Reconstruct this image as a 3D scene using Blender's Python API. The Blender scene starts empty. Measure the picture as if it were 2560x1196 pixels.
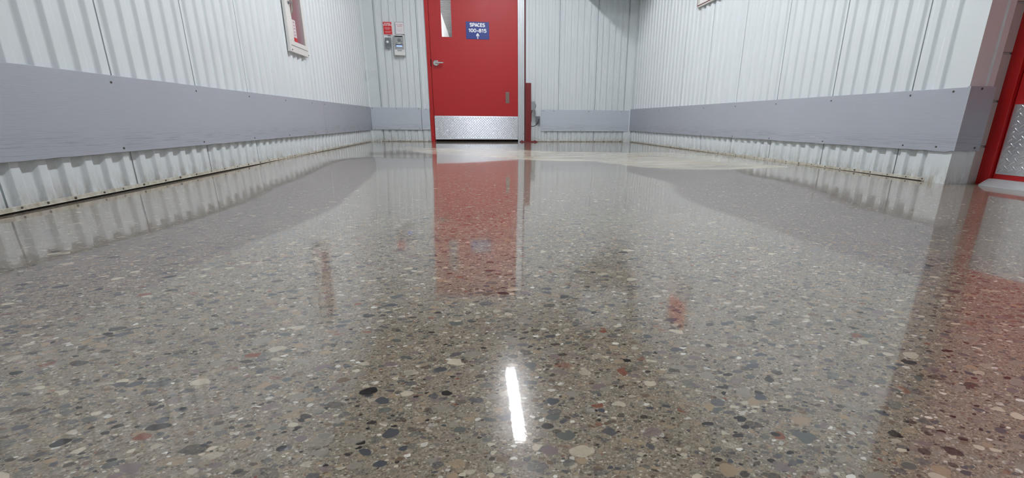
import bpy, bmesh, math, random
from mathutils import Vector, Matrix
random.seed(7)
C = bpy.context.scene.collection
sc = bpy.context.scene
GRID = [[107,199,263,279,267,268,295,337,373,394,404,408,391,343,262,161,53,-51,-152],[-98,131,352,534,632,648,604,545,515,506,479,412,313,208,113,39,-10,-41,-63],[-281,39,387,747,1004,1037,902,718,619,591,544,387,195,40,-57,-88,-69,-22,34],[-407,-83,299,801,1326,1376,1139,839,640,571,530,256,-12,-203,-271,-222,-111,14,139],[-451,-202,92,526,1300,1465,1154,847,534,330,194,-50,-308,-552,-527,-344,-127,65,244],[-416,-281,-95,293,1040,1273,905,533,248,-52,-215,-267,-770,-973,-755,-429,-123,119,332],[-318,-311,-280,-110,448,704,586,352,14,-315,-431,-539,-959,-1082,-842,-457,-106,157,382],[-198,-315,-435,-432,-32,168,74,-34,-268,-505,-685,-831,-1187,-1157,-801,-406,-74,171,378],[-96,-306,-537,-691,-403,-71,-91,-221,-381,-540,-704,-805,-975,-923,-614,-292,-29,160,317],[-33,-295,-554,-660,-374,-146,-164,-256,-374,-423,-360,-337,-536,-507,-320,-126,26,129,208],[-2,-269,-534,-672,-410,-116,-52,-177,-331,-365,-250,-199,-347,-304,-40,72,91,84,71],[8,-218,-441,-524,-211,153,181,-55,-255,-302,-219,-112,-43,183,343,267,137,29,-65],[8,-118,-254,-289,80,469,381,91,-43,60,156,210,321,581,620,388,149,-26,-172],[10,24,45,72,331,510,449,388,340,425,471,501,621,788,677,390,126,-68,-230],[36,138,303,453,246,152,279,518,719,716,650,623,668,685,542,304,82,-89,-238],[98,159,188,46,-278,-270,-1,361,612,669,618,571,549,489,363,194,37,-92,-210],[144,104,13,-166,-337,-320,-114,161,365,438,433,427,388,312,212,102,3,-82,-162],[144,45,-76,-204,-279,-258,-140,20,157,235,265,267,235,177,109,42,-15,-65,-112],[111,12,-85,-162,-195,-181,-126,-49,29,91,127,134,117,83,45,10,-19,-45,-69],[70,2,-59,-103,-120,-117,-98,-69,-32,4,31,42,39,26,10,-4,-16,-26,-36],[36,0,-31,-53,-65,-69,-69,-63,-52,-36,-20,-10,-6,-5,-6,-7,-9,-11,-13],[14,1,-11,-21,-29,-36,-43,-48,-49,-45,-39,-31,-24,-18,-12,-7,-4,-1,1],[2,1,-1,-4,-9,-15,-23,-30,-36,-38,-36,-32,-26,-18,-11,-5,0,4,8],[-3,0,2,3,1,-3,-9,-15,-20,-23,-24,-22,-18,-13,-7,-2,2,6,10],[-5,-1,3,5,5,3,1,-2,-5,-7,-9,-9,-7,-5,-3,0,3,6,9],[-5,-1,2,5,7,8,8,8,7,6,4,3,2,2,2,3,4,5,6],[-5,-2,2,5,8,11,14,16,18,18,16,14,12,9,7,5,4,3,3]]
LAMPX, LAMPY, LAMPR = .33, 3.82, 0.0
LAMPS = 42
EXPO = 2.1
CAMM = [[0.991465, 0.027654, -0.127403], [-0.130151, 0.266584, -0.954984], [0.007554, 0.963415, 0.267908]]
GX0, GY0, GS = -1.75, -0.25, 0.25
NX, NY = len(GRID[0]), len(GRID)

def bsp(t):
    t = abs(t)
    if t < 1: return 2/3 - t*t + t**3/2
    if t < 2: return (2-t)**3/6
    return 0.0

def floor_z(x, y):
    """gentle waves of the ground slab, metres"""
    x = min(max(x, -1.5), 2.5); y = min(max(y, 0.0), 6.0)
    i = int((x-GX0)/GS); j = int((y-GY0)/GS)
    s = 0.0
    for b in range(j-1, j+3):
        if 0 <= b < NY:
            wy = bsp((y-GY0)/GS - b)
            for a in range(i-1, i+3):
                if 0 <= a < NX:
                    s += GRID[b][a]*wy*bsp((x-GX0)/GS - a)
    return s*1e-5

# ------------------------------------------------------------------ mesh helpers
def link(name, bm, mats, parent=None, smooth=False, kind=None, loc=None):
    me = bpy.data.meshes.new(name)
    bmesh.ops.recalc_face_normals(bm, faces=bm.faces)
    bm.to_mesh(me); bm.free()
    if not isinstance(mats, (list, tuple)): mats = [mats]
    for m in mats: me.materials.append(m)
    if smooth:
        for p in me.polygons: p.use_smooth = True
    o = bpy.data.objects.new(name, me); C.objects.link(o)
    if loc: o.location = loc
    if parent: o.parent = parent
    if kind: o['kind'] = kind
    return o

def thing(name, label, cat, loc=(0, 0, 0), group=None):
    o = bpy.data.objects.new(name, None); C.objects.link(o)
    o.location = loc; o.empty_display_size = .05
    o['label'] = label; o['category'] = cat
    if group: o['group'] = group
    return o

def tag(o, label, cat, group=None):
    o['label'] = label; o['category'] = cat
    if group: o['group'] = group
    return o

def box(bm, x0, x1, y0, y1, z0, z1, bev=0, mi=0, M=None):
    r = bmesh.ops.create_cube(bm, size=1)
    vs = r['verts']
    for v in vs:
        v.co = Vector(((x0+x1)/2+v.co.x*(x1-x0), (y0+y1)/2+v.co.y*(y1-y0), (z0+z1)/2+v.co.z*(z1-z0)))
    fs = set(f for v in vs for f in v.link_faces)
    if bev:
        es = list(set(e for v in vs for e in v.link_edges))
        rr = bmesh.ops.bevel(bm, geom=es, offset=bev, segments=2, profile=.5, affect='EDGES')
        fs = set(rr['faces']) | set(f for f in fs if f.is_valid)
        vs = list(set(v for f in fs for v in f.verts))
    for f in fs: f.material_index = mi
    if M: bmesh.ops.transform(bm, matrix=M, verts=vs)
    return vs

def cyl(bm, p0, p1, r0, r1=None, seg=20, mi=0, caps=True):
    p0 = Vector(p0); p1 = Vector(p1); r1 = r0 if r1 is None else r1
    d = p1-p0
    M = Matrix.Translation((p0+p1)/2) @ d.to_track_quat('Z', 'Y').to_matrix().to_4x4()
    r = bmesh.ops.create_cone(bm, cap_ends=caps, segments=seg, radius1=r0, radius2=r1, depth=d.length, matrix=M)
    for f in set(f for v in r['verts'] for f in v.link_faces): f.material_index = mi
    return r['verts']

def prism(bm, pts, z0, z1, mi=0):
    """closed prism from a plan outline"""
    a = [bm.verts.new((x, y, z0)) for x, y in pts]
    b = [bm.verts.new((x, y, z1)) for x, y in pts]
    n = len(pts)
    fs = [bm.faces.new(a[::-1]), bm.faces.new(b)]
    for i in range(n):
        fs.append(bm.faces.new((a[i], a[(i+1) % n], b[(i+1) % n], b[i])))
    for f in fs: f.material_index = mi
    return fs

def tube(bm, pts, r, seg=10):
    pts = [Vector(p) for p in pts]; rings = []
    for i, p in enumerate(pts):
        t = (pts[min(i+1, len(pts)-1)]-pts[max(i-1, 0)]).normalized()
        q = t.to_track_quat('Z', 'Y')
        rings.append([bm.verts.new(p + q @ Vector((r*math.cos(2*math.pi*k/seg), r*math.sin(2*math.pi*k/seg), 0))) for k in range(seg)])
    for A, B in zip(rings, rings[1:]):
        for k in range(seg):
            bm.faces.new((A[k], A[(k+1) % seg], B[(k+1) % seg], B[k]))
    bm.faces.new(rings[0][::-1]); bm.faces.new(rings[-1])

def frame(o, ux, uy):
    """matrix placing local x along ux, y along uy (into the wall), z up, at o"""
    ux = Vector(ux).normalized(); uy = Vector(uy).normalized()
    uz = ux.cross(uy)
    M = Matrix.Identity(4)
    for i in range(3):
        M[i][0] = ux[i]; M[i][1] = uy[i]; M[i][2] = uz[i]; M[i][3] = o[i]
    return M

# ------------------------------------------------------------------ materials
def lin(c):
    return tuple((v/12.92 if v <= .04045 else ((v+.055)/1.055)**2.4) for v in (x/255 for x in c))+(1,)

class N:
    def __init__(s, name):
        s.m = bpy.data.materials.new(name); s.m.use_nodes = True
        s.t = s.m.node_tree; s.t.nodes.clear()
        s.out = s.n('ShaderNodeOutputMaterial'); s.b = s.n('ShaderNodeBsdfPrincipled')
        s.l(s.b.outputs[0], s.out.inputs[0])
        s.co = s.n('ShaderNodeTexCoord').outputs['Object']
    def n(s, t, **k):
        x = s.t.nodes.new(t)
        for a, b in k.items(): setattr(x, a, b)
        return x
    def l(s, a, b): s.t.links.new(a, b)
    def put(s, sock, v):
        if isinstance(v, bpy.types.NodeSocket): s.l(v, sock)
        else: sock.default_value = v
    def math(s, op, a, b=0.0, c=0.0, clamp=False):
        x = s.n('ShaderNodeMath', operation=op, use_clamp=clamp)
        s.put(x.inputs[0], a); s.put(x.inputs[1], b)
        if len(x.inputs) > 2: s.put(x.inputs[2], c)
        return x.outputs[0]
    def mapr(s, v, a, b, c=0.0, d=1.0, smooth=False):
        x = s.n('ShaderNodeMapRange', interpolation_type='SMOOTHSTEP' if smooth else 'LINEAR')
        for i, q in enumerate((v, a, b, c, d)): s.put(x.inputs[i], q)
        return x.outputs[0]
    def mix(s, f, a, b):
        x = s.n('ShaderNodeMix', data_type='RGBA')
        s.put(x.inputs[0], f); s.put(x.inputs[6], a); s.put(x.inputs[7], b)
        return x.outputs[2]
    def noise(s, vec, scale, detail=3, rough=.5, dist=0):
        x = s.n('ShaderNodeTexNoise'); s.put(x.inputs['Vector'], vec)
        x.inputs['Scale'].default_value = scale; x.inputs['Detail'].default_value = detail
        x.inputs['Roughness'].default_value = rough; x.inputs['Distortion'].default_value = dist
        return x.outputs['Fac'], x.outputs['Color']
    def mapping(s, vec, loc=(0, 0, 0), rot=(0, 0, 0), scale=(1, 1, 1)):
        x = s.n('ShaderNodeMapping'); s.put(x.inputs[0], vec)
        x.inputs[1].default_value = loc; x.inputs[2].default_value = rot; x.inputs[3].default_value = scale
        return x.outputs[0]
    def ramp(s, f, stops, interp='CONSTANT'):
        x = s.n('ShaderNodeValToRGB'); r = x.color_ramp; r.interpolation = interp
        while len(r.elements) > 1: r.elements.remove(r.elements[-1])
        r.elements[0].position = stops[0][0]; r.elements[0].color = stops[0][1]
        for p, c in stops[1:]:
            e = r.elements.new(p); e.color = c
        s.put(x.inputs[0], f); return x.outputs[0]
    def bump(s, h, strength=.3, dist=.002):
        x = s.n('ShaderNodeBump'); x.inputs['Strength'].default_value = strength
        x.inputs['Distance'].default_value = dist; s.put(x.inputs['Height'], h)
        s.l(x.outputs[0], s.b.inputs['Normal']); return x
    def set(s, **k):
        for a, b in k.items(): s.put(s.b.inputs[a.replace('_', ' ')], b)
        return s.m

def simple(name, rgb, rough=.5, metal=0., var=.06, scale=30, **k):
    s = N(name)
    f, _ = s.noise(s.co, scale, 4, .6)
    c = lin(rgb)
    d = tuple(v*(1-2*var) for v in c[:3])+(1,); e = tuple(min(1, v*(1+2*var)) for v in c[:3])+(1,)
    s.set(Base_Color=s.mix(f, d, e), Metallic=metal, Roughness=s.mapr(f, .2, .8, max(0, rough-.05), min(1, rough+.05)))
    for a, b in k.items(): s.put(s.b.inputs[a.replace('_', ' ')], b)
    return s.m

def wall_paint(name, rgb, gloss=.33):
    """pre-painted corrugated sheet; scuffs and mop grime near the floor"""
    s = N(name)
    sep = s.n('ShaderNodeSeparateXYZ'); s.l(s.co, sep.inputs[0]); z = sep.outputs[2]
    f, _ = s.noise(s.co, 2.2, 3, .5)
    base = s.mix(f, lin(tuple(v-3 for v in rgb)), lin(tuple(v+3 for v in rgb)))
    g1, _ = s.noise(s.mapping(s.co, scale=(1, 1, .35)), 45, 5, .7)
    low = s.mapr(z, .0, .14, 1, 0)
    grime = s.math('MULTIPLY', s.math('POWER', low, 2.0), s.mapr(g1, .38, .68, .0, .9))
    base = s.mix(grime, base, lin((150, 140, 118)))
    sc_, _ = s.noise(s.mapping(s.co, scale=(1, 1, 4)), 26, 2, .5)
    spots = s.math('MULTIPLY', s.mapr(sc_, .80, .82), .45)
    base = s.mix(spots, base, lin((120, 118, 112)))
    s.set(Base_Color=base, Roughness=s.mapr(f, .3, .7, gloss-.05, gloss+.07))
    w, _ = s.noise(s.co, 55, 3, .5)
    s.bump(w, .12, .002)
    return s.m

def board_paint(name, rgb):
    """grey painted plywood: horizontal grain, trolley rubs along the lower half"""
    s = N(name)
    sep = s.n('ShaderNodeSeparateXYZ'); s.l(s.co, sep.inputs[0]); z = sep.outputs[2]
    g, _ = s.noise(s.mapping(s.co, scale=(3, 3, 90)), 4, 5, .65)
    f, _ = s.noise(s.co, 1.6, 2, .5)
    base = s.mix(f, lin(tuple(v-4 for v in rgb)), lin(tuple(v+4 for v in rgb)))
    base = s.mix(s.mapr(g, .35, .75, 0, .22), base, lin(tuple(v-30 for v in rgb)))
    r, _ = s.noise(s.mapping(s.co, scale=(1.2, 1.2, 60)), 5, 4, .7)
    zone = s.mapr(s.math('ABSOLUTE', s.math('SUBTRACT', z, .185)), .0, .055, 1, 0)
    base = s.mix(s.math('MULTIPLY', zone, s.mapr(r, .5, .68, 0, .75)), base, lin((112, 112, 116)))
    p, _ = s.noise(s.mapping(s.co, scale=(1, 1, 2)), 5, 3, .6)
    base = s.mix(s.mapr(p, .72, .74, 0, .3), base, lin((200, 200, 198)))
    s.set(Base_Color=base, Roughness=.5)
    s.bump(g, .25, .002)
    return s.m

def floor_material():
    """ground and polished concrete: river gravel in sandy cement under a clear sealer"""
    s = N('polished_concrete')
    sep = s.n('ShaderNodeSeparateXYZ'); s.l(s.co, sep.inputs[0])
    fl = s.n('ShaderNodeCombineXYZ'); s.l(sep.outputs[0], fl.inputs[0]); s.l(sep.outputs[1], fl.inputs[1])
    P = fl.outputs[0]
    # matrix
    a, _ = s.noise(P, 9, 4, .6); b, _ = s.noise(P, 330, 3, .65); c, _ = s.noise(P, 90, 4, .65)
    col = s.mix(a, lin((144, 133, 117)), lin((161, 150, 133)))
    col = s.mix(s.mapr(b, .42, .66), s.mix(.55, col, lin((104, 95, 82))), s.mix(.25, col, lin((196, 187, 168))))
    col = s.mix(s.mapr(c, .5, .7, 0, .5), col, lin((128, 119, 106)))
    dark, slate, green = (36, 36, 38), (80, 83, 88), (98, 102, 97)
    tan, cream, white = (168, 148, 122), (208, 197, 174), (230, 226, 214)
    brown, mauve, rust, grey = (116, 96, 78), (130, 115, 114), (134, 78, 58), (150, 144, 132)
    layers = [  # cells per metre, rotation, stretch, offset, largest radius, share of cells, warp, palette
        (640, .3, 1.3, 3.1, .50, .50, .30, [(0, dark), (.20, tan), (.36, slate), (.50, cream), (.70, white), (.82, brown)]),
        (350, 1.1, 1.4, 7.7, .48, .46, .36, [(0, dark), (.26, tan), (.38, slate), (.52, cream), (.66, white), (.78, brown), (.97, rust)]),
        (205, 2.0, 1.5, 1.3, .46, .46, .38, [(0, dark), (.20, slate), (.34, tan), (.50, grey), (.64, cream), (.74, white), (.82, brown), (.985, rust)]),
        (125, .7, 1.5, 5.9, .46, .46, .40, [(0, dark), (.18, slate), (.32, green), (.42, tan), (.54, grey), (.68, cream), (.77, white), (.84, mauve), (.90, brown), (.985, rust)]),
        (80, 2.6, 1.6, 9.2, .46, .56, .42, [(0, dark), (.15, slate), (.32, green), (.44, grey), (.58, tan), (.70, cream), (.80, mauve), (.92, brown), (.975, rust)]),
        (52, 1.6, 1.45, 2.6, .46, .42, .40, [(0, slate), (.14, dark), (.28, green), (.45, grey), (.66, mauve), (.78, tan), (.90, cream), (.97, rust)]),
    ]
    for sc_, rot, st, loc, rad, dens, warp, pal in layers:
        wn, wc = s.noise(P, sc_*.7, 2, .55)
        off = s.n('ShaderNodeVectorMath', operation='MULTIPLY_ADD')
        s.l(wc, off.inputs[0]); off.inputs[1].default_value = (warp*2.4/sc_,)*3
        s.l(P, off.inputs[2])
        mp = s.mapping(off.outputs[0], (loc, loc*.7, 0), (0, 0, rot), (1, st, 1))
        v = s.n('ShaderNodeTexVoronoi', voronoi_dimensions='2D', feature='F1')
        s.l(mp, v.inputs['Vector']); v.inputs['Scale'].default_value = sc_/math.sqrt(st)
        v.inputs['Randomness'].default_value = .85
        vc = s.n('ShaderNodeSeparateColor'); s.l(v.outputs['Color'], vc.inputs[0])
        # radius of this cell's stone; none below the density threshold
        r = s.math('MULTIPLY', s.mapr(vc.outputs[0], 1-dens, 1, .42, 1), rad)
        on = s.math('GREATER_THAN', vc.outputs[0], 1-dens)
        inside = s.mapr(s.math('SUBTRACT', r, v.outputs['Distance']), 0, .045)
        m = s.math('MULTIPLY', inside, on)
        pc = s.ramp(vc.outputs[1], [(p, lin(q)) for p, q in pal])
        # some stones close to the cement in tone
        soft = s.mapr(vc.outputs[2], 0, .9, .22 if sc_ < 300 else .12, 1 if sc_ < 300 else .75)
        t, _ = s.noise(P, sc_*1.8, 3, .6)
        pc = s.mix(s.mapr(t, .3, .7, 0, .35), pc, s.mix(.5, pc, lin((90, 84, 76))))
        col = s.mix(s.math('MULTIPLY', m, soft), col, pc)
    # paler, less glossy patch near the far door, stored on the slab as the patch's outline
    at = s.n('ShaderNodeAttribute', attribute_name='pale_patch'); pm = at.outputs['Fac']
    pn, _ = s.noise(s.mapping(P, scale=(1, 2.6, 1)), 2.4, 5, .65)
    pale_patch = s.mix(s.mapr(pn, .35, .65), lin((204, 201, 188)), lin((188, 179, 157)))
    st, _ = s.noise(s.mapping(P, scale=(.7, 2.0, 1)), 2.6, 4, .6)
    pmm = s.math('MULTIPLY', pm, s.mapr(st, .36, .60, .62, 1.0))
    col = s.mix(s.math('MULTIPLY', pmm, .95), col, pale_patch)
    # colour cast of the cement varies slowly
    big, _ = s.noise(P, .9, 3, .5)
    col = s.mix(s.mapr(big, .35, .65, 0, .12), col, lin((150, 140, 124)))
    r1, _ = s.noise(P, 3.0, 4, .6)
    fine, _ = s.noise(P, 260, 3, .6)
    s.set(Base_Color=col, Roughness=.17, IOR=1.45)
    s.b.inputs['Specular IOR Level'].default_value = .10
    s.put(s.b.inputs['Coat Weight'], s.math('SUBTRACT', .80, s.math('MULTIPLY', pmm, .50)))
    s.b.inputs['Coat IOR'].default_value = 1.5
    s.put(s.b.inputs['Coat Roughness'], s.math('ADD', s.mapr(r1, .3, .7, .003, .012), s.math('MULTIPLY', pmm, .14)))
    bp = s.n('ShaderNodeBump'); bp.inputs['Strength'].default_value = .05; bp.inputs['Distance'].default_value = .0003
    s.put(bp.inputs['Height'], fine); s.l(bp.outputs[0], s.b.inputs['Coat Normal'])
    return s.m

def emit(name, rgb, strength):
    s = N(name)
    s.set(Base_Color=(.8, .8, .8, 1), Emission_Color=lin(rgb), Emission_Strength=strength)
    return s.m

M = {}
M['floor'] = floor_material()
M['white'] = wall_paint('white_sheet', (214, 221, 223))
M['flash'] = wall_paint('white_flashing', (214, 221, 222), .3)
M['cmu'] = wall_paint('painted_block', (178, 170, 166), .6)
M['board'] = board_paint('grey_board', (170, 175, 184))
M['board_light'] = board_paint('light_grey_board', (192, 200, 208))
M['base'] = wall_paint('cream_angle', (206, 204, 192), .4)
M['ceil'] = simple('ceiling_paint', (128, 126, 122), .7)
M['red'] = simple('red_door_paint', (174, 19, 24), .45, 0, .03, 9)
M['red2'] = simple('red_frame_paint', (176, 17, 19), .42, 0, .05, 14)
M['post'] = simple('dull_red_paint', (116, 26, 26), .45, 0, .18, 26)
M['alu'] = simple('brushed_aluminium', (204, 208, 210), .38, .45, .06, 60)
M['plate'] = simple('tread_plate', (214, 216, 218), .2, .72, .05, 40)
M['chrome'] = simple('satin_chrome', (196, 192, 188), .25, 1., .04, 60)
M['screw'] = simple('dull_zinc_screw', (96, 94, 90), .45, .8, .1, 300)
M['dark'] = simple('dark_gap', (16, 15, 15), .9)
M['seal'] = simple('grey_sealant', (92, 96, 100), .8)
M['rubber'] = simple('black_cable', (38, 38, 40), .5)
M['greybox'] = simple('grey_enclosure', (142, 148, 152), .5, 0, .05, 60)
M['greydk'] = simple('dark_grey_enclosure', (112, 118, 124), .5, 0, .05, 60)
M['steelface'] = simple('stainless_face', (168, 170, 170), .35, .8, .06, 80)
M['worn'] = simple('worn_metal', (128, 112, 104), .45, .7, .35, 90)
M['blue'] = simple('sign_blue', (26, 50, 134), .35, 0, .03, 20)
M['signred'] = simple('sign_red', (205, 30, 34), .4, 0, .03, 20)
M['signwhite'] = simple('sign_white', (226, 222, 224), .4, 0, .02, 20)
M['ink'] = simple('grey_ink', (150, 140, 146), .5)
M['inkred'] = simple('faded_red_ink', (196, 150, 152), .5)
M['txt'] = simple('white_letter', (236, 238, 242), .4, 0, .01)
M['knob'] = simple('white_button', (232, 232, 230), .3)
M['cabwhite'] = simple('white_cabinet', (218, 218, 214), .35, 0, .02, 12)
M['cabred'] = simple('cabinet_back', (186, 146, 154), .5, 0, .08, 14)
M['maroon'] = simple('maroon_line', (92, 30, 36), .5)
M['label'] = simple('white_label', (216, 204, 208), .45)
M['screen'] = emit('blue_display', (60, 110, 255), .6)
M['lamp'] = emit('lamp_diffuser', (248, 250, 255), LAMPS)
M['lamp_far'] = emit('lamp_diffuser_far', (248, 250, 255), LAMPS*.66)
M['lamp_rear'] = emit('lamp_diffuser_rear', (248, 250, 255), LAMPS*.3)
M['day'] = emit('day_light_pane', (236, 242, 255), .55)
M['deck'] = simple('galvanised_deck', (150, 152, 154), .38, .7, .12, 24)
M['beyond'] = simple('beyond_white', (226, 228, 226), .5)
g = N('clear_glass'); g.set(Base_Color=(1, 1, 1, 1), Roughness=.02, IOR=1.3); g.b.inputs['Transmission Weight'].default_value = 1
M['glass'] = g.m
g = N('cabinet_glass'); g.set(Base_Color=(.93, .88, .9, 1), Roughness=.05, IOR=1.3); g.b.inputs['Transmission Weight'].default_value = .95
M['cabglass'] = g.m

# ------------------------------------------------------------------ the slab
PATCH_OUTLINE = [(-0.93, 4.73), (-0.39, 4.45), (0.2, 4.32), (0.72, 3.86), (1.28, 3.75), (1.81, 3.74), (1.91, 3.13), (1.95, 2.43), (1.47, 2.35), (1.16, 2.37), (0.95, 2.54), (0.76, 2.86), (0.41, 2.94), (0.14, 3.14), (-0.15, 3.44), (-0.46, 3.7)]
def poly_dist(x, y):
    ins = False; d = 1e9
    for i in range(len(PATCH_OUTLINE)):
        x1, y1 = PATCH_OUTLINE[i]; x2, y2 = PATCH_OUTLINE[(i+1) % len(PATCH_OUTLINE)]
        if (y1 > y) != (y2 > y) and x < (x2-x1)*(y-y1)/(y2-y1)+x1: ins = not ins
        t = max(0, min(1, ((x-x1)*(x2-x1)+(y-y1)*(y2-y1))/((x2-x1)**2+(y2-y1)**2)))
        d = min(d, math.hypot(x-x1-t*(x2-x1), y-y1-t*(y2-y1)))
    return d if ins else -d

def make_floor():
    xs = [-1.6+.04*i for i in range(106)]
    ys = [-4.3+.2*i for i in range(21)]+[-.1+.04*i for i in range(155)]+[6.4, 8, 10, 12.5, 15, 18]
    vs = [(x, y, floor_z(x, y)) for y in ys for x in xs]
    n = len(xs)
    fs = [(j*n+i, j*n+i+1, (j+1)*n+i+1, (j+1)*n+i) for j in range(len(ys)-1) for i in range(n-1)]
    me = bpy.data.meshes.new('floor'); me.from_pydata(vs, [], fs)
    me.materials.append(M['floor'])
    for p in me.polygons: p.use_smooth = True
    at = me.attributes.new('pale_patch', 'FLOAT', 'POINT')
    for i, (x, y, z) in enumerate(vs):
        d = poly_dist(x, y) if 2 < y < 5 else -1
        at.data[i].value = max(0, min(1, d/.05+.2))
    o = bpy.data.objects.new('floor', me); C.objects.link(o); o['kind'] = 'structure'
make_floor()

# ------------------------------------------------------------------ corrugated walls
ZT = 2.66
def corrugated(s0, s1, seam0, pitch, crisp=False):
    """list of (s, depth) along the wall: ribs face the room at depth 0, valleys at 14 mm"""
    pts = []
    k = math.floor((s0-seam0)/pitch)-1
    while seam0+k*pitch < s1+pitch:
        a = seam0+k*pitch
        pts += [(a-.0032, .0125), (a-.0026, .034), (a+.0026, .034), (a+.0032, .0125)]
        q = pitch/6
        for j in range(6):
            c = a+q*(j+.5)
            if crisp:
                for ds, d in ((-.0255, .0125), (-.0240, .0118), (-.0215, .0007), (-.0200, 0), (.0200, 0), (.0215, .0007), (.0240, .0118), (.0255, .0125)):
                    pts.append((c+ds, d))
                continue
            for ds, d in ((-.0285, .0125), (-.0255, .0118), (-.0225, .0098), (-.0165, .0028), (-.0140, .0007), (-.0110, 0), (.0110, 0), (.0140, .0007), (.0165, .0028), (.0225, .0098), (.0255, .0118), (.0285, .0125)):
                pts.append((c+ds, d))
        k += 1
    return [p for p in sorted(pts, key=lambda t: t[0]) if s0 <= p[0] <= s1]

def wall_mesh(bm, origin, along, inward, s0, s1, seam0, pitch, z0=-.03, z1=ZT, thick=.12, crisp=False):
    ax = Vector(along).normalized(); nx = Vector(inward).normalized(); o = Vector(origin)
    pr = corrugated(s0, s1, seam0, pitch, crisp)
    pr = [(s0, pr[0][1])]+pr+[(s1, pr[-1][1])]
    out = []
    for s, d in pr:
        p = o+ax*s-nx*d; out.append((p.x, p.y))
    for s in (s1, s0):
        p = o+ax*s-nx*thick; out.append((p.x, p.y))
    clean = [out[0]]
    for p in out[1:]:
        if math.hypot(p[0]-clean[-1][0], p[1]-clean[-1][1]) > 1e-5: clean.append(p)
    prism(bm, clean, z0, z1)

XL = -1.350          # rib plane, left wall
YB = 5.775           # rib plane, far wall
RA = Vector((2.2026, 0, 0)); RD = Vector((-.03, 1, 0)).normalized(); RN = Vector((-1, -.03, 0)).normalized()
def rx(y): return 2.2026-.03*y

bm = bmesh.new(); wall_mesh(bm, (XL, 0, 0), (0, 1, 0), (1, 0, 0), -4.2, YB+.12, 1.403, .4935)
link('wall_left', bm, M['white'], kind='structure')
bm = bmesh.new(); wall_mesh(bm, RA, RD, RN, 1.73, YB+.12, 1.989, .4855)
link('wall_right', bm, M['white'], kind='structure')
# far wall: left of the door, right of the door, over the door
bm = bmesh.new()
wall_mesh(bm, (0, YB, 0), (1, 0, 0), (0, -1, 0), XL-.12, -.612, -.715, .4935, crisp=True)
wall_mesh(bm, (0, YB, 0), (1, 0, 0), (0, -1, 0), .612, 2.3, 1.045, .4935, crisp=True)
wall_mesh(bm, (0, YB, 0), (1, 0, 0), (0, -1, 0), -.612, .612, -.715, .4935, z0=2.19, crisp=True)
link('wall_back', bm, M['white'], kind='structure')

# corner flashings
def flashing(name, pts, t=.0015, z0=.0, z1=ZT, mat='flash'):
    bm = bmesh.new()
    prism(bm, pts, z0, z1)
    return link(name, bm, M[mat], kind='structure')
e = .0015
flashing('trim_1', [(XL+e, YB-.07), (XL+e, YB-e), (XL+.125, YB-e), (XL+.125, YB-e-.003), (XL+.02, YB-e-.003), (XL+e+.003, YB-.018), (XL+e+.003, YB-.07)])
xr = rx(YB)
flashing('trim_2', [(xr-.085, YB-e), (xr-e, YB-e), (xr-e+.0012, YB-.055), (xr-e-.002, YB-.055), (xr-.020, YB-e-.012), (xr-.085, YB-e-.003)])

# the outer corner of the right wall, its short return and the painted block beside the side door
YR = 1.72
bm = bmesh.new()
c0 = rx(YR)
prism(bm, [(c0-.004, YR), (c0+.055, YR), (c0+.06, YR+.006), (c0+.082, YR+.006), (c0+.087, YR), (c0+.118, YR), (c0+.118, YR+.11), (rx(YR+.105)+.02, YR+.11), (rx(YR+.105)-.003, YR+.105)], -.03, ZT)
link('wall_end', bm, M['flash'], kind='structure')
bm = bmesh.new()
zz = -.03; k = 0
while zz < ZT:
    h = min(.20, ZT-zz-.0)
    if zz > -.03: box(bm, 2.262, 2.345, YR+.012, YR+.11, zz-.004, zz+.004)
    box(bm, 2.262, 2.345, YR+.004, YR+.11, zz+.004, zz+h-.004, .004)
    zz += .20; k += 1
link('wall_block', bm, M['cmu'], kind='structure')
XD = 2.33
bm = bmesh.new()
box(bm, XD+.03, XD+.2, -4.2, .62, -.03, ZT); box(bm, XD+.03, XD+.2, .62, 1.74, 2.16, ZT)
box(bm, XD+.02, XD+.2, 1.74, 1.9, -.03, ZT)
link('wall_side', bm, M['white'], kind='structure')
# rear wall behind the viewer with a day-lit glazed opening, and the ceiling
bm = bmesh.new()
box(bm, -1.6, -.75, -4.3, -4.2, -.03, ZT); box(bm, .85, 2.6, -4.3, -4.2, -.03, ZT); box(bm, -.75, .85, -4.3, -4.2, 2.2, ZT)
link('wall_rear', bm, M['white'], kind='structure')
bm = bmesh.new(); box(bm, -.75, .85, -4.28, -4.26, 0, 2.2); o = link('window_1', bm, M['day'], kind='structure')
bm = bmesh.new()
box(bm, -1.6, 2.6, -4.3, 5.9, ZT, ZT+.08)
link('ceiling', bm, M['ceil'], kind='structure')

# ------------------------------------------------------------------ base angles with their screws
def screw_mesh(r=.0045, h=.003):
    bm = bmesh.new()
    cyl(bm, (0, 0, 0), (0, -h*.4, 0), r*1.25, r*1.25, 12)
    cyl(bm, (0, -h*.4, 0), (0, -h, 0), r, r*.55, 12)
    me_o = link('screw', bm, M['screw'], smooth=False)
    return me_o
SCREW = screw_mesh(); SMESH = SCREW.data
bpy.data.objects.remove(SCREW)
def put_screw(parent, Mx, x, z, s=1.0, y=0.0):
    o = bpy.data.objects.new('screw', SMESH); C.objects.link(o); o.parent = parent
    o.matrix_local = Mx @ Matrix.Translation((x, y, z)) @ Matrix.Diagonal((s, s, s, 1))
    return o

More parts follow.
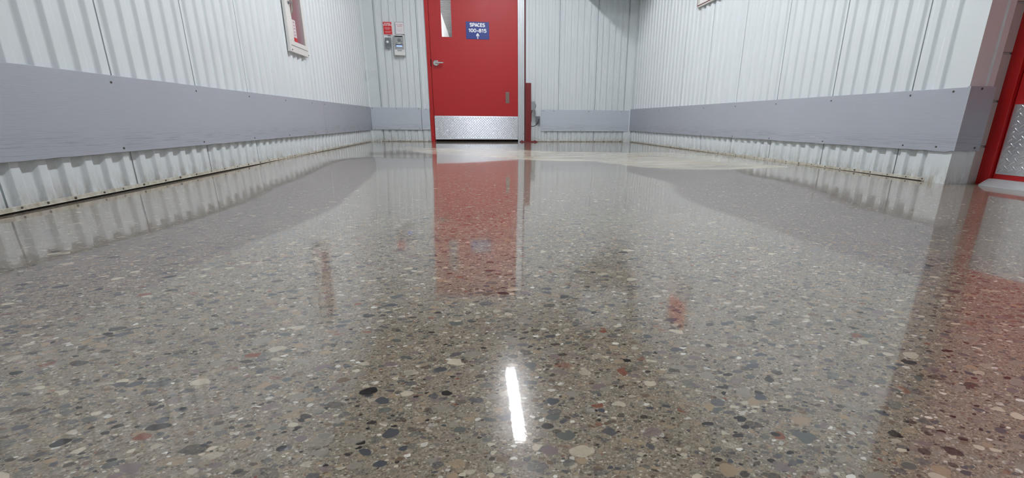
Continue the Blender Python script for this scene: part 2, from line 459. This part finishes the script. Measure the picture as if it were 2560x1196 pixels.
def base_angle(name, Mx, L, screws, pieces):
    """cream angle along the foot of a wall; local x along the wall, -y towards the room"""
    bm = bmesh.new()
    for a, b in pieces:
        box(bm, a, b-.0015, -.0030, .0005, .0045, .0165, .0006)
        box(bm, a, b-.0015, -.0052, -.0024, .0025, .0052, .0006)
    bmesh.ops.transform(bm, matrix=Mx, verts=bm.verts)
    o = link(name, bm, M['base'], kind='structure')
    for i, x in enumerate(screws):
        put_screw(o, Mx, x, .0105+random.uniform(-.0015, .0015), random.uniform(.6, .95), -.0030)
    bm = bmesh.new(); box(bm, 0, L, -.0016, .012, -.03, .0045)
    bmesh.ops.transform(bm, matrix=Mx, verts=bm.verts)
    link('dark_joint', bm, M['dark'], parent=o)
    return o
ML = frame((XL+.0005, 0, 0), (0, 1, 0), (-1, 0, 0))
MLa = ML @ Matrix.Translation((1.0, 0, 0))
sL = [.335, .425, .505, .60, .715, .80, .905, 1.03, 1.125, 1.24, 1.36, 1.475, 1.6, 1.72, 1.86, 1.98, 2.11, 2.25, 2.38, 2.5, 2.65, 2.8, 2.96, 3.1, 3.3, 3.5, 3.7, 3.95, 4.2, 4.45, 4.68]
base_angle('baseboard_left', ML @ Matrix.Translation((1.0, 0, 0)), 4.775, sL, [(-3.0, .93), (.93, 2.42), (2.42, 4.77)])
base_angle('baseboard_back', frame((-1.347, YB-.0005, 0), (1, 0, 0), (0, 1, 0)), .735, [.06, .2, .345, .47, .60, .70], [(0, .735)])
base_angle('baseboard_far', frame((.66, YB-.0005, 0), (1, 0, 0), (0, 1, 0)), 1.37, [.18, .3, .425, .55, .66, .78, .89, 1.02, 1.13, 1.25, 1.33], [(0, 1.366)])
PR = RA+RD*(YB)+RN*.0005
MR = frame((PR.x, PR.y, 0), -RD, (-RN))
sR = [.15, .33, .52, .72, .9, 1.08, 1.27, 1.47, 1.66, 1.84, 2.02, 2.18, 2.3, 2.44, 2.56, 2.68, 2.79, 2.91, 3.02, 3.14, 3.25, 3.36, 3.47, 3.57, 3.67, 3.77, 3.87, 3.95]
base_angle('baseboard_right', MR, 3.965, sR, [(0, 1.5), (1.5, 2.9), (2.9, 3.965)])

# ------------------------------------------------------------------ grey bumper boards
def board(Mx, a, b, z0, z1, mat, label, screws, wear=0, t=.012):
    bm = bmesh.new()
    n = max(2, int((b-a)/.03))
    random.seed(int(a*100)+5)
    def ring(x, k):
        dz = random.uniform(-.0008, .0008)
        if wear and x > b-.25: dz += (random.random()-.35)*wear*(x-(b-.25))/.25
        zt = z1+random.uniform(-.0004, .0004)
        return [bm.verts.new(v) for v in ((x, 0, z0+dz), (x, 0, zt), (x, -t+.0012, zt), (x, -t, zt-.0012), (x, -t, z0+dz+.0012), (x, -t+.0012, z0+dz))]
    rs = [ring(a+(b-a)*i/n, i) for i in range(n+1)]
    for A, B in zip(rs, rs[1:]):
        for k in range(6): bm.faces.new((A[k], A[(k+1) % 6], B[(k+1) % 6], B[k]))
    bm.faces.new(rs[0]); bm.faces.new(rs[-1][::-1])
    bmesh.ops.transform(bm, matrix=Mx, verts=bm.verts)
    o = link('bumper_rail', bm, M[mat])
    tag(o, label, 'bumper rail')
    for x, z in screws: put_screw(o, Mx, x, z, .8, -t)
    return o
G = .0012
ML2 = frame((XL+G, 0, 0), (0, 1, 0), (-1, 0, 0))
S = []
for k in range(-3, 6): S += [(1.403+.4935*k-.045, .395), (1.403+.4935*k-.06, .158)]
board(ML2, -4.0, 4.075, .143, .420, 'board', 'long grey painted board along the left white corrugated wall, nearest the viewer', [s for s in S if -3 < s[0] < 4.05])
board(ML2, 4.078, YB-.016, .143, .420, 'board', 'shorter grey board on the left wall, reaching into the far left corner',
      [(4.12, .395), (4.11, .158), (4.6, .396), (4.62, .157), (5.1, .395), (5.2, .158), (5.6, .396), (5.62, .158)])
MB = frame((0, YB-.005, 0), (1, 0, 0), (0, 1, 0))
board(MB, XL+.018, -.722, .147, .418, 'board_light', 'pale grey board on the far wall, below the intercom and left of the red door',
      [(-1.31, .405), (-1.02, .402), (-.75, .404), (-1.3, .16), (-1.0, .16), (-.75, .16)])
board(MB, -.716, -.616, .150, .407, 'board_light', 'narrow pale board piece between the red door frame and the wall seam', [(-.66, .398)])
board(MB, .812, rx(YB)-.016, .137, .410, 'board_light', 'pale grey board on the far wall, right of the red post',
      [(.84, .395), (.98, .395), (1.45, .395), (1.9, .395), (.97, .15), (1.35, .15), (1.8, .15)])
PR2 = RA+RD*YB+RN*G
MR2 = frame((PR2.x, PR2.y, 0), -RD, (-RN))
S = [(YB-y, z) for y, z in ((5.3, .395), (4.86, .395), (4.37, .396), (3.9, .395), (3.41, .396), (2.93, .398), (2.45, .40), (1.97, .405), (1.775, .412), (5.2, .157), (4.5, .157), (3.9, .157), (3.4, .158), (2.95, .158), (2.46, .160), (1.95, .164), (1.79, .166))]
board(MR2, 0.0, YB-YR+.002, .146, .427, 'board', 'long grey painted board along the right white corrugated wall', S, wear=.009)
MRE = frame((c0-.010, YR-G, 0), (1, 0, 0), (0, 1, 0))
board(MRE, -.003, .128, .150, .431, 'board', 'short grey board wrapping the wall end beside the right red door frame', [(.055, .42), (.10, .165)], wear=.006)

# ------------------------------------------------------------------ tread plate
def tread(Mx, x0, x1, z0, z1, pitch=.0325, parent=None, t=.0016):
    bm = bmesh.new()
    box(bm, x0, x1, -t, 0, z0, z1)
    r = 0; z = z0+pitch*.5
    while z < z1-pitch*.2:
        x = x0+pitch*.5+(pitch*.5 if r % 2 else 0); c = 0
        while x < x1-pitch*.2:
            ang = math.radians(40 if (r+c) % 2 == 0 else -40) if True else 0
            ang = math.radians(42) if r % 2 == 0 else math.radians(-42)
            ca, sa = math.cos(ang), math.sin(ang)
            L, W, H = .0140, .0048, .0030
            rings = []
            for f, hh in ((1, 0), (.72, .72), (.35, 1.0)):
                rg = []
                for k in range(10):
                    u = 2*math.pi*k/10
                    px, pz = L*f*math.cos(u), W*f*math.sin(u)*(1-.25*abs(math.cos(u)))
                    rg.append(bm.verts.new((x+px*ca-pz*sa, -t-H*hh, z+px*sa+pz*ca)))
                rings.append(rg)
            for A, B in zip(rings, rings[1:]):
                for k in range(10):
                    bm.faces.new((A[k], A[(k+1) % 10], B[(k+1) % 10], B[k])).smooth = True
            bm.faces.new(rings[-1]).smooth = True
            x += pitch; c += 1
        z += pitch*.5; r += 1
    bmesh.ops.transform(bm, matrix=Mx, verts=bm.verts)
    return link('kick_plate', bm, M['plate'], parent=parent)

def text(body, parent, Mx, x, z, size, mat, name='lettering', bold=.0, ysc=1.0, xsc=1.0, align='CENTER', depth=.0004, y=0):
    cu = bpy.data.curves.new(name, 'FONT'); cu.body = body; cu.size = size
    cu.align_x = align; cu.align_y = 'BOTTOM_BASELINE' if False else 'CENTER'
    cu.offset = bold; cu.extrude = depth; cu.resolution_u = 6
    tmp = bpy.data.objects.new(name, cu); C.objects.link(tmp)
    dg = bpy.context.evaluated_depsgraph_get(); dg.update()
    me = bpy.data.meshes.new_from_object(tmp.evaluated_get(dg)); me.materials.clear(); me.materials.append(M[mat])
    bpy.data.objects.remove(tmp); bpy.data.curves.remove(cu)
    o = bpy.data.objects.new(name, me); C.objects.link(o); o.parent = parent
    o.matrix_local = Mx @ Matrix.Translation((x, y, z)) @ Matrix.Rotation(math.pi/2, 4, 'X') @ Matrix.Diagonal((xsc, ysc, 1, 1))
    return o

def arc(cx, cy, rx_, ry_, a0, a1, n=14):
    return [(cx+rx_*math.cos(math.radians(a0+(a1-a0)*i/n)), cy+ry_*math.sin(math.radians(a0+(a1-a0)*i/n))) for i in range(n+1)]
GLYPH = {   # centre lines in a cell .72 wide and 1 high; (strokes, advance, closed)
    'S': ([arc(.36, .72, .27, .20, 20, 180)[0:]+arc(.36, .70, .27, .19, 180, 270, 6)[1:]+arc(.36, .29, .28, .22, 90, -160)[0:]], .78),
    'P': ([[(.10, 0), (.10, 1)], [(.10, .92), (.36, .92)]+arc(.38, .68, .22, .24, 90, -90)+[(.10, .44)]], .72),
    'A': ([[(.04, 0), (.35, .96)], [(.35, .96), (.66, 0)], [(.17, .30), (.53, .30)]], .74),
    'C': ([arc(.38, .5, .29, .42, 42, 318, 20)], .76),
    'E': ([[(.10, 0), (.10, 1)], [(.10, .92), (.60, .92)], [(.10, .52), (.56, .52)], [(.10, .08), (.62, .08)]], .70),
    '1': ([[(.30, 0), (.30, .98)], [(.06, .74), (.28, .92)]], .50),
    '0': ([arc(.33, .5, .25, .42, 0, 360, 24)], .70),
    '-': ([[(.05, .40), (.45, .40)]], .52),
    '8': ([arc(.33, .73, .21, .19, 0, 360, 20), arc(.33, .29, .26, .22, 0, 360, 20)], .70),
    '5': ([[(.60, .92), (.17, .92), (.11, .50)], arc(.33, .32, .25, .25, 125, -150, 16)], .70),
}
def ribbon(bm, pts, w, y0, y1):
    n = len(pts); L = []; R_ = []
    closed = math.hypot(pts[0][0]-pts[-1][0], pts[0][1]-pts[-1][1]) < 1e-6
    for i in range(n):
        a = pts[i-1] if i else (pts[-2] if closed else pts[0]); c = pts[i+1] if i < n-1 else (pts[1] if closed else pts[-1]); b = pts[i]
        d1 = Vector((b[0]-a[0], b[1]-a[1])); d2 = Vector((c[0]-b[0], c[1]-b[1]))
        d1 = d1.normalized() if d1.length > 1e-9 else d2.normalized(); d2 = d2.normalized() if d2.length > 1e-9 else d1
        t = (d1+d2).normalized(); k = 1/max(.5, t.dot(d1)); nx, ny = -t.y*w/2*k, t.x*w/2*k
        L.append((b[0]+nx, b[1]+ny)); R_.append((b[0]-nx, b[1]-ny))
    for i in range(n-1):
        q = [L[i], R_[i], R_[i+1], L[i+1]]
        f = [bm.verts.new((x, y0, z)) for x, z in q]; g_ = [bm.verts.new((x, y1, z)) for x, z in q]
        bm.faces.new(f); bm.faces.new(g_[::-1])
        for k in range(4): bm.faces.new((f[k], f[(k+1) % 4], g_[(k+1) % 4], g_[k]))
def bold_text(word, parent, cx, z0, h, width, mat, stroke, y=-.0033):
    tot = sum(GLYPH[c][1] for c in word); kx = width/tot; x = cx-width/2
    for c in word:
        bm = bmesh.new()
        for q_, st in enumerate(GLYPH[c][0]):
            ribbon(bm, [(x+px*kx, z0+pz*h) for px, pz in st], stroke, y-.00022*q_, y+.0008)
        link('letter', bm, M[mat], parent); x += GLYPH[c][1]*kx

# ------------------------------------------------------------------ the far red door
d1 = thing('door_1', 'red door', 'door', (0, YB, 0)); del d1['label']; del d1['category']; d1['kind'] = 'structure'
MD = Matrix.Identity(4)
YF = .008             # frame face, slightly proud (local y is world y - YB)
bm = bmesh.new()
box(bm, -.6115, -.566, -.012, .10, 0, 2.19, .002)
box(bm, -.566, .5275, -.012, .10, 2.145, 2.19, .002)
box(bm, -.566, -.552, .036, .10, 0, 2.145)
link('door_frame', bm, M['red2'], d1)
bm = bmesh.new()       # leaf with the tall lite cut out
x0, x1, z0, z1, ya, yb = -.562, .5085, .026, 2.14, -.006, .034
gx0, gx1, gz0, gz1 = -.424, -.290, 1.243, 1.76
box(bm, x0, gx0, ya, yb, z0, z1); box(bm, gx1, x1, ya, yb, z0, z1)
box(bm, gx0, gx1, ya, yb, z0, gz0); box(bm, gx0, gx1, ya, yb, gz1, z1)
leaf = link('door_leaf', bm, M['red'], d1)
bm = bmesh.new()
for a, b, c, d in ((gx0, gx0+.006, gz0, gz1), (gx1-.006, gx1, gz0, gz1), (gx0+.006, gx1-.006, gz0, gz0+.006), (gx0+.006, gx1-.006, gz1-.006, gz1)):
    box(bm, a, b, -.009, .004, c, d, .001)
link('glazing_bead', bm, M['red2'], leaf)
bm = bmesh.new(); box(bm, gx0+.001, gx1-.001, .010, .015, gz0+.001, gz1-.001); link('window_glass', bm, M['glass'], leaf)
kp = tread(Matrix.Translation((0, -.0065, 0)), -.558, .5085, .040, .322, parent=d1)
bm = bmesh.new(); box(bm, -.558, .5085, -.0095, -.0063, .028, .044, .001); link('door_sweep', bm, M['alu'], d1)
# lever handle
bm = bmesh.new()
cyl(bm, (-.505, -.0062, .948), (-.505, -.014, .948), .035, .035, 36)
cyl(bm, (-.505, -.014, .948), (-.505, -.018, .948), .035, .028, 36)
cyl(bm, (-.505, -.018, .948), (-.505, -.058, .948), .0125, .011, 20)
h = link('door_handle', bm, M['chrome'], d1)
bm = bmesh.new()
box(bm, -.512, -.412, -.066, -.052, .940, .958, .004)
link('lever', bm, M['chrome'], h)
bm = bmesh.new(); box(bm, -.5705, -.5600, -.0132, -.0064, .905, .992, .001)
link('strike_plate', bm, M['dark'], d1)
bm = bmesh.new()
box(bm, .350, .397, -.0095, -.0062, .484, .622, .003)
for zc in (.507, .535, .56, .59): cyl(bm, (.373, -.0095, zc), (.373, -.0115, zc), .006, .004, 12)
link('worn_plate', bm, M['worn'], d1)
bm = bmesh.new(); cyl(bm, (-.588, -.012, .085), (-.588, -.0165, .085), .006, .003, 14); link('frame_bolt', bm, M['chrome'], d1)
# aluminium strip on the hinge side with its grooves
bm = bmesh.new()
prof = [(.5110, .0), (.5110, -.018), (.5270, -.018), (.5285, -.013), (.5300, -.018), (.541, -.018), (.5425, -.010), (.548, -.010), (.5495, -.016), (.562, -.016), (.564, -.006), (.572, -.006), (.574, -.020), (.590, -.020), (.592, -.0), (.592, .09), (.5110, .09)]
prism(bm, prof, .0, 2.19)
link('hinge_strip', bm, M['alu'], d1)
bm = bmesh.new(); cyl(bm, (.580, -.020, .10), (.580, -.026, .10), .006, .004, 14); link('strip_bolt', bm, M['chrome'], d1)
bm = bmesh.new(); box(bm, .5922, .6118, -.002, .10, 0, 2.19); link('jamb_gap', bm, M['maroon'], d1)
bm = bmesh.new(); box(bm, -.566, .5285, .040, .09, -.02, .03); box(bm, -.566, .5285, -.004, .09, -.02, .003); link('threshold', bm, M['dark'], d1)

# sign on the far door
MS = Matrix.Identity(4)
sg = thing('wayfinding_sign', 'blue sign reading SPACES 100-815 with an up arrow, on the far red door', 'sign', (.0155, YB-.0070, 1.332))
bm = bmesh.new(); box(bm, -.141, .141, -.0025, 0, -.098, .098, .0008); link('sign_panel', bm, M['blue'], sg)
bold_text('SPACES', sg, 0, .0425, .040, .186, 'txt', .0102)
bold_text('100-815', sg, 0, -.0205, .040, .221, 'txt', .0102)
bm = bmesh.new()
for P in ([(-.0055, -.088), (.0055, -.088), (.0055, -.045), (-.0055, -.045)],):
    pass
def flat(bm, P, y0, y1):
    a = [bm.verts.new((x, y0, z)) for x, z in P]; b = [bm.verts.new((x, y1, z)) for x, z in P]
    bm.faces.new(a); bm.faces.new(b[::-1])
    for i in range(len(P)): bm.faces.new((a[i], a[(i+1) % len(P)], b[(i+1) % len(P)], b[i]))
flat(bm, [(-.0055, -.094), (.0055, -.094), (.0055, -.054), (.013, -.066), (.020, -.063), (.016, -.046), (0, -.026), (-.016, -.046), (-.020, -.063), (-.013, -.066), (-.0055, -.054)], -.0034, -.0025)
link('arrow', bm, M['txt'], sg)

# ------------------------------------------------------------------ notices, button and intercom left of the door
def notice(cx, cz, w, h, tilt, face, border, head, body, label, heads, lines, hs):
    s = thing('notice_sign', label, 'sign', (cx, YB-.0015, cz), 'small notices beside the far door')
    s.rotation_euler = (0, tilt, 0)
    bm = bmesh.new(); box(bm, -w/2, w/2, -.003, 0, -h/2, h/2, .0008); link('sign_panel', bm, M[face], s)
    bm = bmesh.new(); b = .004
    for a in ((-w/2+.002, w/2-.002, h/2-.002-b, h/2-.002), (-w/2+.002, w/2-.002, -h/2+.002, -h/2+.002+b), (-w/2+.002, -w/2+.002+b, -h/2+.002+b, h/2-.002-b), (w/2-.002-b, w/2-.002, -h/2+.002+b, h/2-.002-b)):
        box(bm, a[0], a[1], -.0036, -.0028, a[2], a[3])
    link('border', bm, M[border], s)
    for t, z in heads: text(t, s, Matrix.Identity(4), 0, z, hs, head, bold=.0005, y=-.0034, xsc=.95)
    for x, z, ww in lines:
        bm = bmesh.new(); n = int(ww/.006); xx = x-ww/2
        while xx < x+ww/2-.002:
            l = random.uniform(.004, .010); box(bm, xx, min(xx+l, x+ww/2), -.0036, -.0029, z-.0012, z+.0012); xx += l+.0018
        link('print_line', bm, M[body], s)
    return s
notice(-1.053, 1.325, .108, .146, math.radians(-1.0), 'signred', 'signwhite', 'txt', 'txt',
       'red notice with white print, above the small grey push button',
       [('TO HOLD', .050), ('DOOR OPEN', .033)], [(0, .009, .06), (0, -.002, .07), (0, -.013, .05), (0, -.036, .07), (0, -.047, .06)], .0175)
notice(-.911, 1.330, .106, .138, math.radians(-.5), 'signwhite', 'ink', 'inkred', 'ink',
       'white notice with faded print, above the intercom panel',
       [('TO OPEN', .036), ('DOOR', .018)], [(0, -.010, .065), (0, -.024, .06), (0, -.037, .055)], .019)

pb = thing('door_switch', 'small grey box with a round white button, below the red notice', 'switch', (-1.058, YB-.0015, 1.162))
bm = bmesh.new(); box(bm, -.030, .030, -.034, 0, -.055, .055, .004); link('button_box', bm, M['greydk'], pb)
bm = bmesh.new(); cyl(bm, (-.002, -.034, .006), (-.002, -.042, .006), .0145, .013, 28); link('button', bm, M['knob'], pb)
bm = bmesh.new(); box(bm, -.031, .031, -.036, -.030, -.060, -.052, .002); link('box_lip', bm, M['greybox'], pb)

ic = thing('intercom', 'pale grey intercom with speaker and blue lit display, left of the far red door', 'intercom', (-.924, YB-.0015, 1.132))
bm = bmesh.new()
# wedge-shaped back box: deeper at the foot
P = [(0, -.112), (0, .116), (-.040, .116), (-.052, -.112)]
a = [bm.verts.new((-.062, y, z)) for y, z in P]; b = [bm.verts.new((.062, y, z)) for y, z in P]
bm.faces.new(a); bm.faces.new(b[::-1])
for i in range(4): bm.faces.new((a[i], a[(i+1) % 4], b[(i+1) % 4], b[i]))
bmesh.ops.bevel(bm, geom=list(bm.edges), offset=.003, segments=2, affect='EDGES')
link('housing', bm, M['cabwhite'], ic)
MT = Matrix.Translation((0, -.046, 0)) @ Matrix.Rotation(math.radians(3.0), 4, 'X')
def icp(name, mat, f, parent=ic):
    bm = bmesh.new(); f(bm); bmesh.ops.transform(bm, matrix=MT, verts=bm.verts); return link(name, bm, M[mat], parent)
icp('face_plate', 'steelface', lambda b: box(b, -.054, .054, -.005, .002, -.104, .108, .002))
icp('top_slot', 'dark', lambda b: box(b, -.044, .044, -.0062, -.004, .092, .103))
def grille(b):
    cyl(b, (.004, -.005, .056), (.004, -.0075, .056), .021, .020, 28)
icp('speaker_grille', 'greydk', grille)
for x, z in ((-.032, .022), (.030, .022), (.033, .042)):
    icp('screw', 'screw', lambda b: cyl(b, (x, -.005, z), (x, -.008, z), .005, .004, 12))
icp('call_button', 'knob', lambda b: cyl(b, (.004, -.005, .026), (.004, -.009, .026), .006, .005, 16))
icp('display_hood', 'rubber', lambda b: box(b, -.042, .042, -.009, -.004, .000, .008, .001))
icp('lit_display', 'screen', lambda b: box(b, -.032, .034, -.0072, -.004, -.013, -.001))
icp('lower_plate', 'greybox', lambda b: box(b, -.026, .028, -.0068, -.004, -.085, -.052, .001))
icp('card_slot', 'dark', lambda b: box(b, -.020, .018, -.0078, -.006, -.083, -.077))

# ------------------------------------------------------------------ red post with push box
po = thing('safety_post', 'short dull red square steel post bolted to the floor right of the far door', 'post', (.632, 5.672, 0))
bm = bmesh.new()
o4 = .034
box(bm, -o4, o4, -o4, o4, .012, .728, .004)
link('post_tube', bm, M['post'], po)
bm = bmesh.new(); box(bm, -.105, .115, -.060, .060, -.006, .012, .002); link('base_plate', bm, M['post'], po)
for x, y in ((-.08, -.035), (.09, -.035), (.09, .035), (-.08, .035)):
    bm = bmesh.new(); cyl(bm, (x, y, .012), (x, y, .019), .009, .009, 6); cyl(bm, (x, y, .019), (x, y, .023), .004, .004, 10)
    link('anchor_bolt', bm, M['post'], po)
bm = bmesh.new(); box(bm, -.0375, -.0335, -.010, .012, .60, .74); link('hook_strip', bm, M['post'], po)
bx = thing('post_switch', 'grey switch box with a domed side, mounted on the red post', 'switch', (.632+.0345, 5.672, .453))
bm = bmesh.new(); box(bm, 0, .052, -.030, .030, -.054, .054, .003); link('button_box', bm, M['greybox'], bx)
bm = bmesh.new()
cyl(bm, (.052, 0, 0), (.058, 0, 0), .036, .032, 24); cyl(bm, (.058, 0, 0), (.066, 0, 0), .030, .014, 24); link('button_dome', bm, M['greybox'], bx)
bm = bmesh.new(); tube(bm, [(.016, 0, -.053), (.012, .004, -.068), (.007, .004, -.088), (.005, .004, -.12), (.005, .004, -.20)], .0045); link('conduit', bm, M['post'], bx)
ob = thing('outlet_box', 'small grey electrical box on the far wall, behind the red post', 'outlet', (.771, YB-.0015, .278))
bm = bmesh.new(); box(bm, -.028, .028, -.020, 0, -.050, .050, .003); link('box_body', bm, M['greybox'], ob)
bm = bmesh.new(); box(bm, -.024, .024, -.0225, -.0195, -.045, .045, .001); link('cover_plate', bm, M['greydk'], ob)
bm = bmesh.new()
pts = []
A, B1, B2, E_ = Vector((.782, YB-.028, .293)), Vector((.765, YB-.06, .245)), Vector((.745, 5.69, .190)), Vector((.6665, 5.685, .200))
for i in range(17):
    t = i/16; pts.append(A*(1-t)**3+B1*3*t*(1-t)**2+B2*3*t*t*(1-t)+E_*t**3)
tube(bm, pts, .0042)
tag(link('power_cable', bm, M['rubber'], smooth=True), 'thin black cable looping from the grey wall box to the red post', 'cable')

# ------------------------------------------------------------------ wall cabinets
def cabinet(name, Mx, w, z0, z1, label, inner, red):
    c = thing(name, label, 'cabinet'); 
    gz0 = z0+.078; gz1 = z1-.05; g0, g1 = (.090, w-.045) if red else (.022, w-.022)
    if not red: gz0 = z0+.028
    def p(nm, mat, boxes, bev=.001, par=c):
        bm = bmesh.new()
        for q in boxes: box(bm, *q, bev)
        bmesh.ops.transform(bm, matrix=Mx, verts=bm.verts)
        return link(nm, bm, M[mat], par)
    D = -.020
    p('outer_frame', 'cabwhite', [(0, w, D, 0, z0, gz0), (0, w, D, 0, gz1, z1), (0, g0, D, 0, gz0, gz1), (g1, w, D, 0, gz0, gz1)])
    p('back_panel', 'cabred' if red else 'signwhite', [(g0, g1, -.003, -.001, gz0, gz1)], 0)
    if red:
        p('frame_seam', 'seal', [(.022, w-.012, D-.0008, D+.002, z0+.043, z0+.047)], 0)
        p('door_glass', 'cabglass', [(g0, g1, -.016, -.013, gz0, gz1)], 0)
        p('label_strip', 'label', [(g0+.004, g0+.058, -.019, -.0165, gz0+.030, gz0+.150)], 0)
        for k in range(5):
            p('print_mark', 'ink', [(g0+.020, g0+.040, -.0196, -.019, gz0+.042+.022*k, gz0+.050+.022*k)], 0)
        p('red_panel', 'signred', [(g0+.012, g0+.058, -.019, -.0165, gz0+.002, gz0+.028)], 0)
        bm = bmesh.new()
        tube(bm, [(g0-.004, D, gz0+.42), (g0-.012, D-.012, gz0+.40), (g0-.012, D-.016, gz0+.30), (g0-.004, D-.014, gz0+.21), (g0+.004, D+.004, gz0+.18)], .007)
        bmesh.ops.transform(bm, matrix=Mx, verts=bm.verts); link('pull_handle', bm, M['chrome'], c, smooth=True)
        bm = bmesh.new(); cyl(bm, (g0-.03, D, gz0+.252), (g0-.03, D-.012, gz0+.252), .010, .008, 16)
        bmesh.ops.transform(bm, matrix=Mx, verts=bm.verts); link('latch_knob', bm, M['greydk'], c)
        for x in (.03, w-.012): put_screw(c, Mx, x, z0+.014, 1.0, D)
    else:
        p('inner_line', 'maroon', [(.008, .014, D-.001, D+.002, z0+.010, z1-.01), (w-.014, w-.008, D-.001, D+.002, z0+.010, z1-.01), (.014, w-.014, D-.001, D+.002, z0+.010, z0+.018), (.014, w-.014, D-.001, D+.002, z1-.018, z1-.01)], 0)
        p('red_panel', 'signred', [(g0+.02, g1-.02, -.006, -.0035, z0+.22, z1-.08)], 0)
    return c
cabinet('extinguisher_cabinet', frame((XL+.0010, 3.525, 0), (0, 1, 0), (-1, 0, 0)), .345, .742, 1.56,
        'white framed cabinet with pinkish glass and red corner, on the left wall', .1, True)
q = RA+RD*4.20+RN*.0010
cabinet('wall_cabinet', frame((q.x, q.y, 0), -RD, -RN), .42, 1.300, 1.90, 'white panel with a dark maroon border line, high on the right wall', .1, False)

# ------------------------------------------------------------------ side red door
d2 = thing('door_2', 'x', 'door', (XD, 0, 0)); del d2['label']; del d2['category']; d2['kind'] = 'structure'
MX = frame((0, 0, 0), (0, -1, 0), (1, 0, 0))      # local x runs towards the viewer
bm = bmesh.new()
box(bm, -1.726, -1.676, -.010, .10, 0, 2.16, .002); box(bm, -1.676, -.67, -.010, .10, 2.11, 2.16, .002); box(bm, -.67, -.62, -.010, .10, 0, 2.16, .002)
bmesh.ops.transform(bm, matrix=MX, verts=bm.verts); link('door_frame', bm, M['red2'], d2)
bm = bmesh.new(); box(bm, -1.673, -.673, .008, .05, .030, 2.107, .001)
bmesh.ops.transform(bm, matrix=MX, verts=bm.verts); link('door_leaf', bm, M['red'], d2)
tread(MX @ Matrix.Translation((0, .0078, 0)), -1.668, -.678, .052, .355, parent=d2)
bm = bmesh.new()
P = [(.06, -.02), (.06, .030), (-.012, .030), (-.030, .022), (-.060, .004), (-.060, -.02)]
a = [bm.verts.new((-1.672, y, z)) for y, z in P]; b = [bm.verts.new((-.676, y, z)) for y, z in P]
bm.faces.new(a); bm.faces.new(b[::-1])
for i in range(6): bm.faces.new((a[i], a[(i+1) % 6], b[(i+1) % 6], b[i]))
bmesh.ops.transform(bm, matrix=MX, verts=bm.verts); link('threshold', bm, M['alu'], d2)

# ------------------------------------------------------------------ what shows through the tall lite
bm = bmesh.new()
box(bm, -.90, -.78, 5.95, 18, -.03, 2.7); box(bm, -.9, 3.2, 17.9, 18, -.03, 2.7)
link('wall_beyond', bm, M['beyond'], kind='structure')
bm = bmesh.new()
y = 5.95; P = []
while y < 18:
    P += [(y, 2.60), (y+.05, 2.60), (y+.06, 2.63), (y+.10, 2.63), (y+.11, 2.60)]; y += .15
P = P+[(y, 2.75), (5.95, 2.75)]
a = [bm.verts.new((-.9, yy, z)) for yy, z in P]; b = [bm.verts.new((3.2, yy, z)) for yy, z in P]
bm.faces.new(a); bm.faces.new(b[::-1])
for i in range(len(P)): bm.faces.new((a[i], a[(i+1) % len(P)], b[(i+1) % len(P)], b[i]))
link('ceiling_beyond', bm, M['deck'], kind='structure')

# ------------------------------------------------------------------ lamps
def lamp(label, x, y, L, z=2.60, rot=0, w=.09, m='lamp'):
    t = thing('ceiling_light', label, 'lamp', (x, y, z)); t.rotation_euler = (0, 0, rot)
    bm = bmesh.new(); box(bm, -w*.5-.012, w*.5+.012, -L/2-.02, L/2+.02, .012, ZT-z-.001, .003); link('lamp_housing', bm, M['cabwhite'], t)
    bm = bmesh.new(); box(bm, -w/2, w/2, -L/2, L/2, -.012, .0118, .006); link('diffuser', bm, M[m], t)
lamp('long white strip light on the ceiling, mirrored in the middle of the polished floor', LAMPX, LAMPY, 1.14, rot=LAMPR, m='lamp_far')
lamp('second white strip light on the ceiling, above the viewer', LAMPX, 2.16, .90)
lamp('third white strip light, unseen, added at the rear of the room to brighten the near walls', .3, -2.6, 1.14, m='lamp_rear')  # added lamp behind the viewer, lifts the near left wall and wall end
t = thing('ceiling_light', 'unseen strip light added under the metal deck to light the space beyond the red door', 'lamp', (1.3, 9.8, 2.30))  # added lamp, out of view, brightens what the lite shows
bm = bmesh.new(); box(bm, -.08, .08, -3.2, 3.2, 0, .03, .004); link('diffuser', bm, M['lamp_far'], t)
bm = bmesh.new(); box(bm, 1.30, 1.92, 5.0, 5.70, 1.80, 2.40, .02); link('shadow_caster', bm, M['flash'], kind='structure')  # unseen box added above the far right corner to cast the shadow there

# ------------------------------------------------------------------ camera, world
w = bpy.data.worlds.new('World'); sc.world = w; w.use_nodes = True
w.node_tree.nodes['Background'].inputs[0].default_value = (.6, .65, .7, 1)
w.node_tree.nodes['Background'].inputs[1].default_value = .05
cam = bpy.data.cameras.new('camera'); co = bpy.data.objects.new('camera', cam); C.objects.link(co)
cam.sensor_fit = 'HORIZONTAL'; cam.sensor_width = 36; cam.lens = 1063.94/2560*36
cam.shift_x = -62/2560; cam.clip_start = .01
CM = CAMM
mm = Matrix.Identity(4)
for i in range(3):
    for j in range(3): mm[i][j] = CM[i][j]
mm[2][3] = .27
co.matrix_world = mm
sc.camera = co
sc.view_settings.view_transform = 'Standard'; sc.view_settings.look = 'None'
sc.view_settings.gamma = 1; sc.view_settings.use_curve_mapping = False
sc.view_settings.exposure = EXPO
sc.cycles.max_bounces = 10; sc.cycles.diffuse_bounces = 6; sc.cycles.glossy_bounces = 5
sc.cycles.sample_clamp_indirect = 6
try: sc.cycles.use_denoising = True
except Exception: pass
